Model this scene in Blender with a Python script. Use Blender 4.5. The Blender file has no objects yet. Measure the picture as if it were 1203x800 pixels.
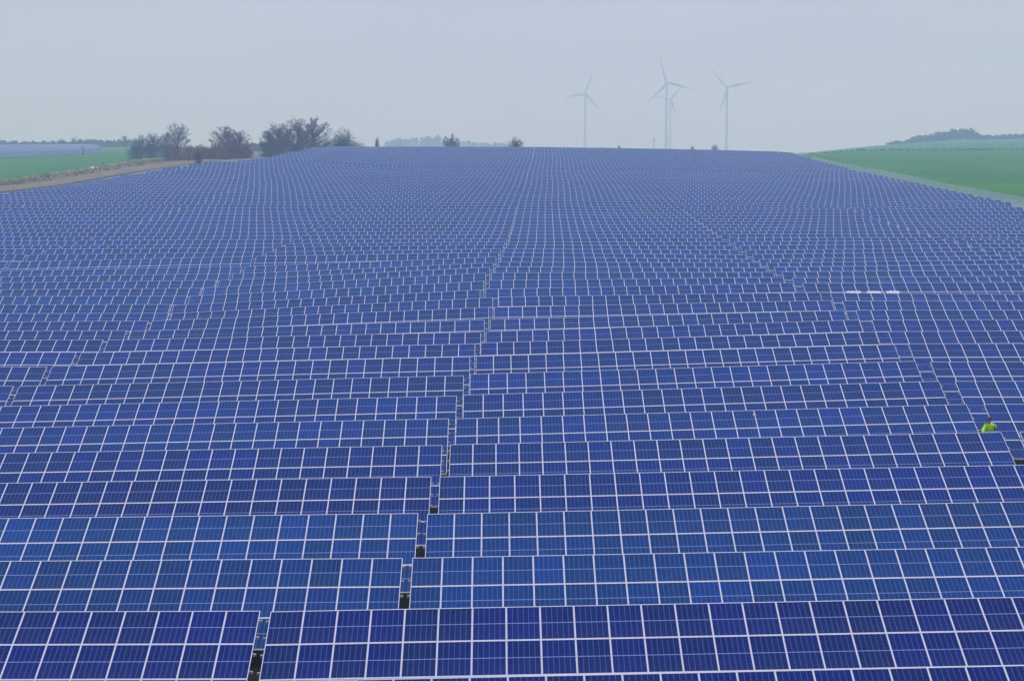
import bpy, math, random
from mathutils import Vector, Matrix
R = math.radians
random.seed(7)
S = bpy.context.scene
C = S.collection

# ------------------------------------------------------------------ camera model
F, CX, CY, HOR = 2320.0, 601.5, 400.0, 165.0
PHI = math.atan((CY - HOR) / F)
CAMZ = 17.0

def depth(D, H):
    return D * math.cos(PHI) + H * math.sin(PHI)

def y2h(D, y):                     # metres below the camera of a point seen at image row y
    return D * math.tan(PHI + math.atan((y - CY) / F))

# ------------------------------------------------------------------ survey of the slope
PITCH, Y1 = 7.0, 58.5
LIFT = 2.5                         # height of a table's upper edge above the ground
def row_y(n): return Y1 + PITCH * (n - 1)

FR = [(0, 78), (300, 77), (380, 78.5), (460, 81.5), (600, 86), (800, 90)]
def lerp_tab(tab, d):
    if d <= tab[0][0]: return tab[0][1]
    for (a, va), (b, vb) in zip(tab, tab[1:]):
        if d <= b: return va + (vb - va) * (d - a) / (b - a)
    return tab[-1][1]

def rows_to_tab(n0, ys, stretch=0.0):
    t = []
    for i, y in enumerate(ys):
        n = n0 + i
        d = row_y(n) + max(0, n - 19) * stretch
        t.append((d, y2h(d, y)))
    return t
def far_px(l): return [(d, y2h(d, y)) for d, y in l]
def far_gr(l): return [(d, h - LIFT) for d, h in l]

centre = rows_to_tab(0, [790,713,653,600,557,519.7,489,461.2,438,417,401,387.5,373,359,347,337.8,327.8,318.5,311.3,306.3,300.6,
                         295.2,291.7,287.7,283.8,279.9,275.5,271.6,267.6,264,260,256,252.5,249])
centre += far_px([(336,226),(421,204),(535,182),(600,172.6)]) + far_gr([(640,5.0),(800,7),(1000,9),(1500,14),(2500,20),(4800,34)])
left = rows_to_tab(0, [806,720.5,662,612.8,570.6,534.7,504.7,477,453,430.5,414,400.5,389.7,379.4,368.5,358.5,348.5,340.6,332.7,326,318.7,
                       307.5,299,292.5,288.7,283,278.5,273.7,268.5,263.7,259.4,255.6,251.5,248,244,240.6])
left_out = [t for t in left if t[0] < 300] + far_gr([(330,10.9),(420,11.2),(520,11.0),(700,9.6),(850,8.6),(1200,5.3),(1400,4.6),(2500,12),(4800,30)])
left += far_gr([(345,10.9),(412,10.6),(480,10.0),(540,9.4),(700,8.0),(850,7.2),(1200,4.9),(1400,4.5),(2500,12),(4800,30)])
right = rows_to_tab(0, [777,699,640,587,545.7,508,475,447,423.4,402.7,387,374.6,363.7,354,346.5,331,323.7,317.5,310.6,304.6,299.4,
                        293.7,288,283,278.7,273.7,268.7,264.7,260.6,256.5,250.6,245,240.6], 1.5)
right_out = list(right) + far_gr([(345,11.5),(400,11.0),(550,9.1),(700,7.3),(900,4.4),(1000,4.2),(1300,.9),(1600,-1.6),(1800,-1.6),(2500,6),(4800,30)])
right += far_gr([(345,11.3),(400,10.8),(550,8.9),(700,7.0),(900,4.5),(1000,4.3),(1300,1.8),(1600,-.2),(1800,0),(2500,8),(4800,30)])

def mix_tab(a, b, f, dmax, dmin=0):
    ds = sorted(set([t[0] for t in a] + [t[0] for t in b]))
    return [(d, lerp_tab(a, d) * (1 - f) + lerp_tab(b, d) * f) for d in ds if dmin <= d <= dmax]

lq = mix_tab(left, centre, .26, row_y(11))
lq += rows_to_tab(12, [387.5,376,367.5,358,347.5,338.7,330.6,323.7,315.6,302])
lq += mix_tab(left, centre, .2, 296, row_y(22))
lq += far_px([(328,225),(401,202.5),(437,190)]) + far_gr([(470,7.0),(500,6.9),(560,6.4),(640,5.6),(800,5.0),(1200,4.5),(1400,4.5),(2500,12),(4800,30)])
mid = mix_tab(left, centre, .75, row_y(10))
mid += rows_to_tab(11, [391.9,376.9,363.5,351.9,341.9,331.9,322.5,315.6,310.6,303.7])
mid += mix_tab(left, centre, .8, 286, row_y(22))
mid += far_px([(336,226),(421,204),(535,182),(590,172.3)]) + far_gr([(640,5.0),(800,7),(1000,9),(1500,14),(2500,20),(4800,34)])
lm = mix_tab(lq, mid, .5, 290)
lm += far_px([(328,226),(401,203),(437,193),(523,175),(565,171.6)]) + far_gr([(600,4.6),(700,5.4),(800,6),(1200,7),(2500,14),(4800,30)])
rq = mix_tab(centre, right, .5, row_y(10))
rq += rows_to_tab(11, [377,364.6,352.5,342.5,333,326.5,320,314.4,308.5,304.4,298.5,292.5], .75)
rq += far_px([(299,245),(379,214),(457,201),(569,182),(625,173.2)]) + far_gr([(700,5.6),(900,8.0),(1300,12),(1600,14),(2500,18),(4800,32)])
rm = mix_tab(rq, right, .5, 290)
rm += far_px([(299,243.5),(379,213.5),(457,200.5)]) + far_gr([(480,9.3),(550,8.3),(700,6.5),(900,4.6),(1000,4.8),(1300,5.2),(1600,5.2),(2500,12),(4800,30)])
COLS = [(-650, left_out), (-526, left), (-376, lq), (-230, lm), (-101, mid), (44, centre), (299, rq), (410, rm), (524, right), (650, right_out)]
COLS = [(u, sorted(t)) for u, t in COLS]

_cache = {}
def col_vals(Y):
    k = round(Y, 3)
    if k not in _cache: _cache[k] = [lerp_tab(t, max(Y, 45.0)) for _, t in COLS]
    return _cache[k]

def htop(X, Y):
    v = col_vals(Y)
    u = X * F / (max(Y, 45.0) * math.cos(PHI) + 12 * math.sin(PHI))
    if u <= COLS[0][0]: return v[0]
    if u >= COLS[-1][0]: return v[-1]
    for i in range(len(COLS) - 1):
        a, b = COLS[i][0], COLS[i + 1][0]
        if u <= b:
            t = (u - a) / (b - a)
            return v[i] + (v[i + 1] - v[i]) * t
def ground(X, Y):                  # world z of the ground, with the low banks along the two long edges of the field
    g = CAMZ - htop(X, Y) - LIFT
    if 250 < Y < 660:
        k = min(1, (Y - 250) / 40) * min(1, max(0, 620 - Y) / 150)
        a = (X - lerp_tab(FR, Y)) / 5.0
        if a > 0: g += 1.0 * k * min(1, a) * max(0, 1 - max(0, a - 3) / 12)
    return g

def xat(px, Y, H=8.0): return (px - CX) * depth(Y, H) / F
def zat(py, Y): return CAMZ - y2h(Y, py)

# ------------------------------------------------------------------ materials
def mat(name, col, rough=.8, spec=.3, metal=0.0, noise=0.0, scale=5.0, vary=None):
    m = bpy.data.materials.new(name); m.use_nodes = True
    nt = m.node_tree; b = nt.nodes['Principled BSDF']
    b.inputs['Roughness'].default_value = rough
    b.inputs['Specular IOR Level'].default_value = spec
    b.inputs['Metallic'].default_value = metal
    if noise or vary:
        tc = nt.nodes.new('ShaderNodeTexCoord'); nz = nt.nodes.new('ShaderNodeTexNoise')
        nz.inputs['Scale'].default_value = scale; nz.inputs['Detail'].default_value = 6
        nt.links.new(tc.outputs['Object'], nz.inputs['Vector'])
        rp = nt.nodes.new('ShaderNodeValToRGB')
        rp.color_ramp.elements[0].position = .3; rp.color_ramp.elements[1].position = .7
        c2 = vary or tuple(min(1, c * (1 + noise)) for c in col)
        c1 = col if vary else tuple(c * (1 - noise) for c in col)
        rp.color_ramp.elements[0].color = (*c1, 1); rp.color_ramp.elements[1].color = (*c2, 1)
        nt.links.new(nz.outputs['Fac'], rp.inputs['Fac'])
        nt.links.new(rp.outputs['Color'], b.inputs['Base Color'])
    else:
        b.inputs['Base Color'].default_value = (*col, 1)
    return m

def cell_material():
    m = bpy.data.materials.new('silicon_cells'); m.use_nodes = True
    nt = m.node_tree; N = nt.nodes; L = nt.links; b = N['Principled BSDF']
    def math_(op, a, c=None, clamp=False):
        n = N.new('ShaderNodeMath'); n.operation = op; n.use_clamp = clamp
        for i, v in enumerate((a, c)):
            if v is None: continue
            if isinstance(v, (int, float)): n.inputs[i].default_value = v
            else: L.new(v, n.inputs[i])
        return n.outputs[0]
    uv = N.new('ShaderNodeUVMap'); sp = N.new('ShaderNodeSeparateXYZ'); L.new(uv.outputs[0], sp.inputs[0])
    u, v = sp.outputs[0], sp.outputs[1]
    oi = N.new('ShaderNodeObjectInfo')
    def rand(x, y, z):
        cb = N.new('ShaderNodeCombineXYZ'); L.new(x, cb.inputs[0]); L.new(y, cb.inputs[1]); L.new(z, cb.inputs[2])
        w = N.new('ShaderNodeTexWhiteNoise'); L.new(cb.outputs[0], w.inputs[0]); return w
    orand = math_('MULTIPLY', oi.outputs['Random'], 917.0)
    wp = rand(math_('FLOOR', u), math_('FLOOR', v), orand)                                     # one number for each panel
    wc = rand(math_('FLOOR', math_('MULTIPLY', u, 6)), math_('FLOOR', math_('MULTIPLY', v, 10)), orand)   # one for each cell
    def edge(coord, n, w):
        f = math_('FRACT', math_('MULTIPLY', coord, n))
        d = math_('ABSOLUTE', math_('SUBTRACT', f, .5))
        return math_('GREATER_THAN', d, .5 - w)
    fu = math_('FRACT', u); fv = math_('FRACT', v)
    seam = edge(u, 6, .05)
    bus = edge(math_('ADD', u, 1 / 36), 18, .07)
    rowl = edge(v, 10, .035)
    midl = math_('LESS_THAN', math_('ABSOLUTE', math_('SUBTRACT', fv, .5)), .011)
    k = math_('ADD', math_('MULTIPLY', seam, .36), math_('MULTIPLY', bus, .07))
    k = math_('MAXIMUM', k, math_('MULTIPLY', rowl, .10))
    k = math_('MAXIMUM', k, math_('MULTIPLY', midl, .85))
    # dirt and slow drift along a table
    tc = N.new('ShaderNodeTexCoord'); nz = N.new('ShaderNodeTexNoise'); nz.inputs['Scale'].default_value = .9
    nz.inputs['Detail'].default_value = 5
    L.new(tc.outputs['Object'], nz.inputs['Vector'])
    g = math_('ADD', math_('MULTIPLY', math_('POWER', wp.outputs['Value'], 1.4), .36), math_('MULTIPLY', wc.outputs['Value'], .20))
    g = math_('ADD', g, math_('MULTIPLY', nz.outputs['Fac'], .25))
    g = math_('ADD', g, .64)
    hs = N.new('ShaderNodeHueSaturation')
    L.new(math_('ADD', math_('MULTIPLY', wp.outputs['Value'], .008), .492), hs.inputs['Hue'])
    L.new(g, hs.inputs['Value']); L.new(oi.outputs['Color'], hs.inputs['Color'])
    mx = N.new('ShaderNodeMix'); mx.data_type = 'RGBA'
    L.new(k, mx.inputs['Factor']); L.new(hs.outputs[0], mx.inputs['A'])
    mx.inputs['B'].default_value = (.20, .27, .50, 1)
    # soiling: dust that gathers towards each panel's lower edge, in streaks
    mp = N.new('ShaderNodeMapping'); mp.inputs['Scale'].default_value = (9, .8, 1); L.new(uv.outputs[0], mp.inputs['Vector'])
    n3 = N.new('ShaderNodeTexNoise'); n3.inputs['Scale'].default_value = 1.0; n3.inputs['Detail'].default_value = 3; L.new(mp.outputs[0], n3.inputs['Vector'])
    dk = math_('MULTIPLY', math_('POWER', math_('SUBTRACT', 1.0, fv), 3.0), .05)
    dk = math_('ADD', dk, math_('MULTIPLY', math_('SUBTRACT', n3.outputs['Fac'], .42, ), .06), True)
    md = N.new('ShaderNodeMix'); md.data_type = 'RGBA'; L.new(dk, md.inputs['Factor']); L.new(mx.outputs['Result'], md.inputs['A'])
    md.inputs['B'].default_value = (.16, .19, .30, 1)
    L.new(md.outputs['Result'], b.inputs['Base Color'])
    b.inputs['Roughness'].default_value = .22
    b.inputs['IOR'].default_value = 1.075
    b.inputs['Sheen Weight'].default_value = .15; b.inputs['Sheen Roughness'].default_value = .35; b.inputs['Sheen Tint'].default_value = (.75, .85, 1, 1)
    return m

M = {}
M['cells'] = cell_material()
M['frame'] = mat('anodised_frame', (.58, .57, .66), .5, .4, noise=.06, scale=2)
M['steel'] = mat('galvanised_steel', (.27, .28, .31), .5, .4, noise=.2, scale=8)
M['soil'] = mat('dark_turf', (.010, .012, .007), .95, .1, vary=(.026, .03, .018), scale=.7)
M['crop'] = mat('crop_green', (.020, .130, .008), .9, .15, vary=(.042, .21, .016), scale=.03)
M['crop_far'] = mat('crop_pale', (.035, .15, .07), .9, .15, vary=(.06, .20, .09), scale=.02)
def add_lines(m, ang):
    nt = m.node_tree; N = nt.nodes; L = nt.links; b = N['Principled BSDF']
    src = b.inputs['Base Color'].links[0].from_socket
    tc = N.new('ShaderNodeTexCoord'); mp = N.new('ShaderNodeMapping'); mp.inputs['Rotation'].default_value = (0, 0, ang)
    L.new(tc.outputs['Object'], mp.inputs['Vector'])
    sp = N.new('ShaderNodeSeparateXYZ'); L.new(mp.outputs[0], sp.inputs[0])
    nz = N.new('ShaderNodeTexNoise'); nz.inputs['Scale'].default_value = .02; L.new(tc.outputs['Object'], nz.inputs['Vector'])
    def M_(op, a, c):
        n = N.new('ShaderNodeMath'); n.operation = op
        for i, v in enumerate((a, c)):
            if isinstance(v, (int, float)): n.inputs[i].default_value = v
            else: L.new(v, n.inputs[i])
        return n.outputs[0]
    x = M_('ADD', sp.outputs[0], M_('MULTIPLY', nz.outputs['Fac'], 9.0))
    f = M_('FRACT', M_('MULTIPLY', x, 1 / 21.0), 0)
    t1 = M_('LESS_THAN', M_('ABSOLUTE', M_('SUBTRACT', f, .47), 0), .018)
    t2 = M_('LESS_THAN', M_('ABSOLUTE', M_('SUBTRACT', f, .56), 0), .018)
    n2 = N.new('ShaderNodeTexNoise'); n2.inputs['Scale'].default_value = .35; n2.inputs['Detail'].default_value = 4; L.new(mp.outputs[0], n2.inputs['Vector'])
    k = M_('MULTIPLY', M_('ADD', t1, t2), .45)
    k = M_('ADD', k, M_('MULTIPLY', M_('SUBTRACT', n2.outputs['Fac'], .4), .5))
    cl = N.new('ShaderNodeClamp'); L.new(k, cl.inputs[0])
    mx = N.new('ShaderNodeMix'); mx.data_type = 'RGBA'; L.new(cl.outputs[0], mx.inputs['Factor'])
    L.new(src, mx.inputs['A']); mx.inputs['B'].default_value = (.055, .12, .035, 1); L.new(mx.outputs['Result'], b.inputs['Base Color'])
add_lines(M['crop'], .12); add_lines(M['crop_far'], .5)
M['straw'] = mat('straw_grass', (.27, .21, .145), .95, .1, vary=(.14, .14, .08), scale=.3)
M['weeds'] = mat('dead_weeds', (.10, .085, .06), .95, .1, vary=(.27, .21, .15), scale=.12)
M['ditch'] = mat('wet_ditch', (.05, .05, .05), .9, .1, noise=.4, scale=.2)
M['gravel'] = mat('grey_gravel', (.20, .22, .24), .9, .1, noise=.25, scale=.3)
M['verge'] = mat('pale_grass', (.15, .26, .18), .95, .1, vary=(.24, .30, .21), scale=.12)
M['dirt'] = mat('pale_dirt', (.34, .29, .25), .95, .1, vary=(.26, .25, .20), scale=.08)
M['margin'] = mat('margin_grass', (.13, .15, .13), .95, .1, vary=(.21, .21, .18), scale=.2)
M['bark'] = mat('bark', (.075, .06, .05), .95, .1, noise=.4, scale=3)
M['turbine'] = mat('turbine_white', (.50, .50, .50), .5, .3, noise=.03, scale=.2)
M['white'] = mat('white_plastic', (.82, .82, .82), .5, .3, noise=.05, scale=3)
M['scrap'] = mat('scrap_paper', (.5, .48, .5), .7, .2, noise=.2, scale=9)
M['sheet'] = mat('white_sheeting', (.46, .46, .48), .5, .3, vary=(.62, .62, .64), scale=3)
M['dark'] = mat('dark_metal', (.05, .05, .055), .6, .3, noise=.3, scale=5)
M['hivis'] = mat('hi_vis_cloth', (.36, .80, .02), .8, .2, noise=.12, scale=9)
M['navy'] = mat('navy_cloth', (.02, .03, .07), .9, .2, noise=.2, scale=9)
M['skin'] = mat('skin', (.45, .27, .20), .6, .3, noise=.06, scale=12)
M['hair'] = mat('dark_hair', (.025, .018, .015), .7, .3, noise=.3, scale=30)
M['boot'] = mat('boot_leather', (.05, .035, .025), .7, .3, noise=.3, scale=20)

def leaf_material(name, a, b_):
    m = bpy.data.materials.new(name); m.use_nodes = True
    nt = m.node_tree; N = nt.nodes; L = nt.links; b = N['Principled BSDF']
    at_ = N.new('ShaderNodeNewGeometry'); rp = N.new('ShaderNodeValToRGB')
    rp.color_ramp.elements[0].color = (*a, 1); rp.color_ramp.elements[1].color = (*b_, 1)
    L.new(at_.outputs['Random Per Island'], rp.inputs['Fac'])
    mu = N.new('ShaderNodeMix'); mu.data_type = 'RGBA'; mu.blend_type = 'MULTIPLY'; mu.inputs['Factor'].default_value = 1
    oi = N.new('ShaderNodeObjectInfo')
    L.new(rp.outputs[0], mu.inputs['A']); L.new(oi.outputs['Color'], mu.inputs['B'])
    L.new(mu.outputs['Result'], b.inputs['Base Color'])
    b.inputs['Roughness'].default_value = .9; b.inputs['Specular IOR Level'].default_value = .1
    return m
M['twig'] = leaf_material('bare_twigs', (.05, .04, .038), (.12, .10, .09))
M['leaf'] = leaf_material('winter_leaves', (.03, .038, .026), (.095, .10, .07))

def net_material():
    m = bpy.data.materials.new('fence_net'); m.use_nodes = True
    nt = m.node_tree; N = nt.nodes; L = nt.links; b = N['Principled BSDF']; out = N['Material Output']
    b.inputs['Base Color'].default_value = (.45, .60, .57, 1); b.inputs['Roughness'].default_value = .8
    tr = N.new('ShaderNodeBsdfTransparent'); mx = N.new('ShaderNodeMixShader')
    nz = N.new('ShaderNodeTexNoise'); nz.inputs['Scale'].default_value = .4
    tc = N.new('ShaderNodeTexCoord'); L.new(tc.outputs['Object'], nz.inputs['Vector'])
    mr = N.new('ShaderNodeMapRange'); mr.inputs['To Min'].default_value = .55; mr.inputs['To Max'].default_value = .78
    L.new(nz.outputs['Fac'], mr.inputs['Value']); L.new(mr.outputs[0], mx.inputs['Fac'])
    L.new(tr.outputs[0], mx.inputs[1]); L.new(b.outputs[0], mx.inputs[2]); L.new(mx.outputs[0], out.inputs['Surface'])
    return m
M['net'] = net_material()

# ------------------------------------------------------------------ helpers
class MB:
    def __init__(s): s.v = []; s.f = []; s.mi = []; s.uv = []
    def quad(s, pts, mi=0, uv=None):
        n = len(s.v); s.v += [tuple(p) for p in pts]; s.f.append(tuple(range(n, n + len(pts)))); s.mi.append(mi)
        s.uv.append(uv or [(0, 0)] * len(pts))
    def box(s, c, d, mi=0, rot=None):
        hx, hy, hz = d[0] / 2, d[1] / 2, d[2] / 2
        P = [Vector((x, y, z)) for x in (-hx, hx) for y in (-hy, hy) for z in (-hz, hz)]
        if rot: P = [rot @ p for p in P]
        P = [p + Vector(c) for p in P]
        for q in ((0, 1, 3, 2), (4, 6, 7, 5), (0, 4, 5, 1), (2, 3, 7, 6), (0, 2, 6, 4), (1, 5, 7, 3)): s.quad([P[i] for i in q], mi)
    def tube(s, a, b, ra, rb, n=6, mi=0, cap=True):
        a, b = Vector(a), Vector(b); d = (b - a)
        if d.length < 1e-6: return
        d.normalize(); x = d.orthogonal().normalized(); y = d.cross(x)
        k = len(s.v)
        for p, r in ((a, ra), (b, rb)):
            for i in range(n):
                t = 2 * math.pi * i / n; s.v.append(tuple(p + (x * math.cos(t) + y * math.sin(t)) * r))
        for i in range(n):
            j = (i + 1) % n; s.f.append((k + i, k + j, k + n + j, k + n + i)); s.mi.append(mi); s.uv.append([(0, 0)] * 4)
        if cap:
            s.f.append(tuple(k + n + i for i in range(n))); s.mi.append(mi); s.uv.append([(0, 0)] * n)
            s.f.append(tuple(k + i for i in reversed(range(n)))); s.mi.append(mi); s.uv.append([(0, 0)] * n)
    def mesh(s, name, mats, smooth=False):
        me = bpy.data.meshes.new(name); me.from_pydata(s.v, [], s.f)
        for m in mats: me.materials.append(m)
        me.polygons.foreach_set('material_index', s.mi)
        ul = me.uv_layers.new(name='UVMap'); flat = []
        for u in s.uv:
            for a in u: flat += [a[0], a[1]]
        ul.data.foreach_set('uv', flat)
        if smooth: me.polygons.foreach_set('use_smooth', [True] * len(me.polygons))
        me.update(); return me

def obj(name, me, parent=None, loc=(0, 0, 0), rot=(0, 0, 0)):
    o = bpy.data.objects.new(name, me); C.objects.link(o); o.parent = parent
    o.location = loc; o.rotation_euler = rot; return o
def tag(o, label=None, cat=None, group=None, kind=None):
    if label: o['label'] = label
    if cat: o['category'] = cat
    if group: o['group'] = group
    if kind: o['kind'] = kind
    return o
def empty(name, loc, rot=(0, 0, 0)):
    o = bpy.data.objects.new(name, None); C.objects.link(o); o.location = loc; o.rotation_euler = rot
    o.empty_display_size = .5; return o

# ------------------------------------------------------------------ the land: one sheet in strips that share their edges
def pw(tab): return lambda Y: lerp_tab(tab, Y)
XM = 2500.0
field_l = pw([(0, -100), (300, -94), (330, -88), (405, -85), (425, -76), (440, -69), (480, -63), (550, -58), (620, -54), (800, -54)])
track_i = pw([(0, -105), (395, -101), (485, -91), (550, -81), (640, -70), (800, -62)])
track_o = pw([(0, -111), (405, -106.5), (490, -95.5), (560, -84.5), (640, -73), (800, -64)])
ditch_o = pw([(0, -114.5), (415, -111), (500, -99.5), (565, -88), (640, -76.5), (800, -67.5)])
straw_o = pw([(0, -122), (455, -119), (560, -109), (610, -99), (680, -90), (800, -80)])
weeds_o = pw([(0, -134), (505, -131), (640, -124), (700, -122), (800, -118)])
path_o = lambda Y: weeds_o(Y) - 2.6
field_r = pw(FR)
verge_r = pw([(0, 86), (300, 84), (460, 88), (600, 91), (800, 95)])
zones = [
    ('field_left', lambda Y: -XM, path_o, 26, 'crop', 2.6),
    ('dirt_path', path_o, weeds_o, 1, 'dirt', 1),
    ('weed_strip', weeds_o, straw_o, 3, 'weeds', 1),
    ('straw_verge', straw_o, ditch_o, 2, 'straw', 1),
    ('ditch', ditch_o, track_o, 1, 'ditch', 1),
    ('gravel_track', track_o, track_i, 1, 'gravel', 1),
    ('field_margin', track_i, field_l, 3, 'margin', 1),
    ('solar_field_ground', field_l, field_r, 44, 'soil', 1),
    ('grass_verge', field_r, verge_r, 2, 'verge', 1),
    ('field_right', verge_r, lambda Y: XM, 26, 'crop', -2.6),
]
ys = [-120, -40, 10, 40]
y = 48.0
while y < 640: ys.append(y); y += 3.5 if y < 330 else 7
y = 640.0
while y < 4700: ys.append(y); y *= 1.035
ys.append(4700.0)
def strip(name, fa, fb, m, mt, pw_, ysel):
    vs, fs = [], []
    for Y in ysel:
        a, b = fa(Y), fb(Y)
        for i in range(m + 1):
            t = i / m
            if pw_ > 1: t = 1 - (1 - t) ** pw_
            elif pw_ < 0: t = t ** (-pw_)
            X = a + (b - a) * t
            vs.append((X, Y, ground(X, Y)))
    w = m + 1
    for j in range(len(ysel) - 1):
        for i in range(m): fs.append((j * w + i, j * w + i + 1, (j + 1) * w + i + 1, (j + 1) * w + i))
    me = bpy.data.meshes.new(name); me.from_pydata(vs, [], fs); me.materials.append(M[mt])
    me.polygons.foreach_set('use_smooth', [True] * len(fs))
    return tag(obj(name, me), kind='structure')
for nm, fa, fb, m, mt, p in zones:
    if nm == 'field_right':
        near = [Y for Y in ys if Y <= 945]; far = [near[-1]] + [Y for Y in ys if Y > 945]
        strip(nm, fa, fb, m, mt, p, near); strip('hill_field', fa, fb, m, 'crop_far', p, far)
    elif nm == 'solar_field_ground':
        near = [Y for Y in ys if Y <= 640]; far = [near[-1]] + [Y for Y in ys if Y > 640]
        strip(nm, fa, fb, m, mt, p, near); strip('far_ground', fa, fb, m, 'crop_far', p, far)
    else: strip(nm, fa, fb, m, mt, p, ys)

# ------------------------------------------------------------------ solar tables
TH = R(22); ct, st = math.cos(TH), math.sin(TH)
MW, MH = 1.016, 1.68               # spacing of the panels along and up the table
NM = 24
SL = 3 * MH
HALF = SL * ct / 2
def plane(x, s, off=0.0):          # a point of a table's plane: x along, s metres down from the upper edge
    return Vector((x, HALF - s * ct - off * st, LIFT - s * st + off * ct))

def panel_faces(mb, place, iu=0, iv=0, back=True):
    w, h, fr, lip = MW - .006, MH - .006, .0215, .004
    x0, x1, y0, y1 = -w / 2, w / 2, -h / 2, h / 2
    a0, a1, b0, b1 = x0 + fr, x1 - fr, y0 + fr * 1.5, y1 - fr * 1.5
    P = lambda x, y, z: place(x, y, z)
    mb.quad([P(a0, b0, 0), P(a1, b0, 0), P(a1, b1, 0), P(a0, b1, 0)], 0, [(iu + .001, iv + .001), (iu + .999, iv + .001), (iu + .999, iv + .999), (iu + .001, iv + .999)])
    for q in (((x0, y0), (x1, y0), (a1, b0), (a0, b0)), ((x1, y0), (x1, y1), (a1, b1), (a1, b0)),
              ((x1, y1), (x0, y1), (a0, b1), (a1, b1)), ((x0, y1), (x0, y0), (a0, b0), (a0, b1))):
        mb.quad([P(*q[0], lip), P(*q[1], lip), P(*q[2], lip), P(*q[3], lip)], 1)
    for q in (((x0, y0), (x1, y0)), ((x1, y0), (x1, y1)), ((x1, y1), (x0, y1)), ((x0, y1), (x0, y0))):
        mb.quad([P(*q[0], -.036), P(*q[1], -.036), P(*q[1], lip), P(*q[0], lip)], 1)
    if back: mb.quad([P(x0, y0, -.03), P(x0, y1, -.03), P(x1, y1, -.03), P(x1, y0, -.03)], 1)

mb = MB(); panel_faces(mb, lambda x, y, z: (x, y, z)); PANEL = mb.mesh('solar_panel', [M['cells'], M['frame']])
PURL_S = [j * MH + q * MH for j in range(3) for q in (.25, .75)]
ROTX = Matrix.Rotation(TH, 3, 'X')
def purlin_mb(mb, n, s, mi=0):
    mb.box(plane(0, s, -.085), (n * MW + .20, .055, .08), mi, ROTX)
def frames_x(n):
    k = max(2, round(n * MW / 3.6)); return [-n * MW / 2 + .9 + i * (n * MW - 1.8) / (k - 1) for i in range(k)]
def rafter_mb(mb, x, mi=0): mb.box(plane(x, SL / 2, -.19), (.06, SL * .86, .12), mi, ROTX)
def post_mb(mb, x, s, mi=0):
    top = plane(x, s, -.25)
    mb.box((x, top.y, (top.z - .8) / 2), (.07, .10, top.z + .8), mi)
PM = {}
def part_meshes(n):
    if n in PM: return PM[n]
    d = {'purlin': [], 'rafter': [], 'post': []}
    for s in PURL_S:
        m_ = MB(); purlin_mb(m_, n, s); d['purlin'].append(m_.mesh('purlin', [M['steel']]))
    for x in frames_x(n):
        m_ = MB(); rafter_mb(m_, x); d['rafter'].append(m_.mesh('rafter', [M['steel']]))
        for s in (SL * .2, SL * .8):
            m_ = MB(); post_mb(m_, x, s); d['post'].append(m_.mesh('post', [M['steel']]))
    PM[n] = d; return d
WM = {}
def whole_mb(mb, n, xf=None, du=0):
    f = (lambda p: xf @ p) if xf else (lambda p: p)
    for i in range(n):
        for j in range(3):
            cx = (i - (n - 1) / 2) * MW; cs = (j + .5) * MH
            panel_faces(mb, lambda x, y, z: f(plane(cx + x, cs - y, z)), i + du, j, False)
    k0 = len(mb.v)
    if xf: return
    for s in PURL_S[::2]: purlin_mb(mb, n, s, 2)
    for x in frames_x(n):
        for s in (SL * .2, SL * .8): post_mb(mb, x, s, 2)
def whole_mesh(n):
    if n not in WM:
        mb = MB(); whole_mb(mb, n); WM[n] = mb.mesh('solar_table', [M['cells'], M['frame'], M['steel']])
    return WM[n]

ORD1 = 'zeroth first second third fourth fifth sixth seventh eighth ninth tenth eleventh twelfth thirteenth fourteenth fifteenth sixteenth seventeenth eighteenth nineteenth'.split()
TENS = {2: 'twent', 3: 'thirt', 4: 'fort', 5: 'fift', 6: 'sixt', 7: 'sevent', 8: 'eight'}
def ordinal(n):
    if n < 20: return ORD1[n]
    t, u = divmod(n, 10)
    return TENS[t] + 'ieth' if u == 0 else TENS[t] + 'y-' + ORD1[u]

GAP_PX = [278, 313, 480, 498, 513, 525.5, 533, 542, 550, 557, 562.7, 569, 573.7, 578.7, 583.5, 568.7, 572.5, 575, 579.4, 583.4, 586, 588.5, 590.5]
def gap_x(n):
    if n < len(GAP_PX):
        D = row_y(n); return (GAP_PX[n] - CX) * depth(D, htop(-2, D)) / F
    return -.95 + (n - 22) * .14 + .10 * math.sin(n * .31)
SKIP = {57, 73}
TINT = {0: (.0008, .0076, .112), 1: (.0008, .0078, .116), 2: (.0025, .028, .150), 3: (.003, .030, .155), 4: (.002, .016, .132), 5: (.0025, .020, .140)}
NLAST = 78
slots = []
ordn = 0
for n in range(0, NLAST + 1):
    if n in SKIP: continue
    ordn += 1
    Y = row_y(n); H = htop(0, Y)
    edge = .262 * depth(Y, H) + 1.0
    A = gap_x(n)
    TL = NM * MW
    # to the right of the central gap
    gw = .175 if n < 26 else .12 if n < 36 else .05
    x = A + gw; k = 0
    while x < min(edge, 90):
        m = NM
        if k >= 2: m = min(NM, int((lerp_tab(FR, Y) - x) / MW) // 2 * 2)
        if m < 2 or k > 3: break
        slots.append((n, ordn, k + 1, x, m)); x += TL + ((.75 if n < 26 else .5 if n < 36 else .12) if k == 0 else 2 * gw); k += 1
    x = A - gw; k = 0
    fl = field_l(Y) + 2.5
    while x > max(-edge, fl):
        m = NM
        if x - TL < fl: m = int((x - fl) / MW) // 2 * 2
        if m < 4: break
        slots.append((n, ordn, -(k + 1), x - m * MW, m)); x -= TL + 2 * gw; k += 1
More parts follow.
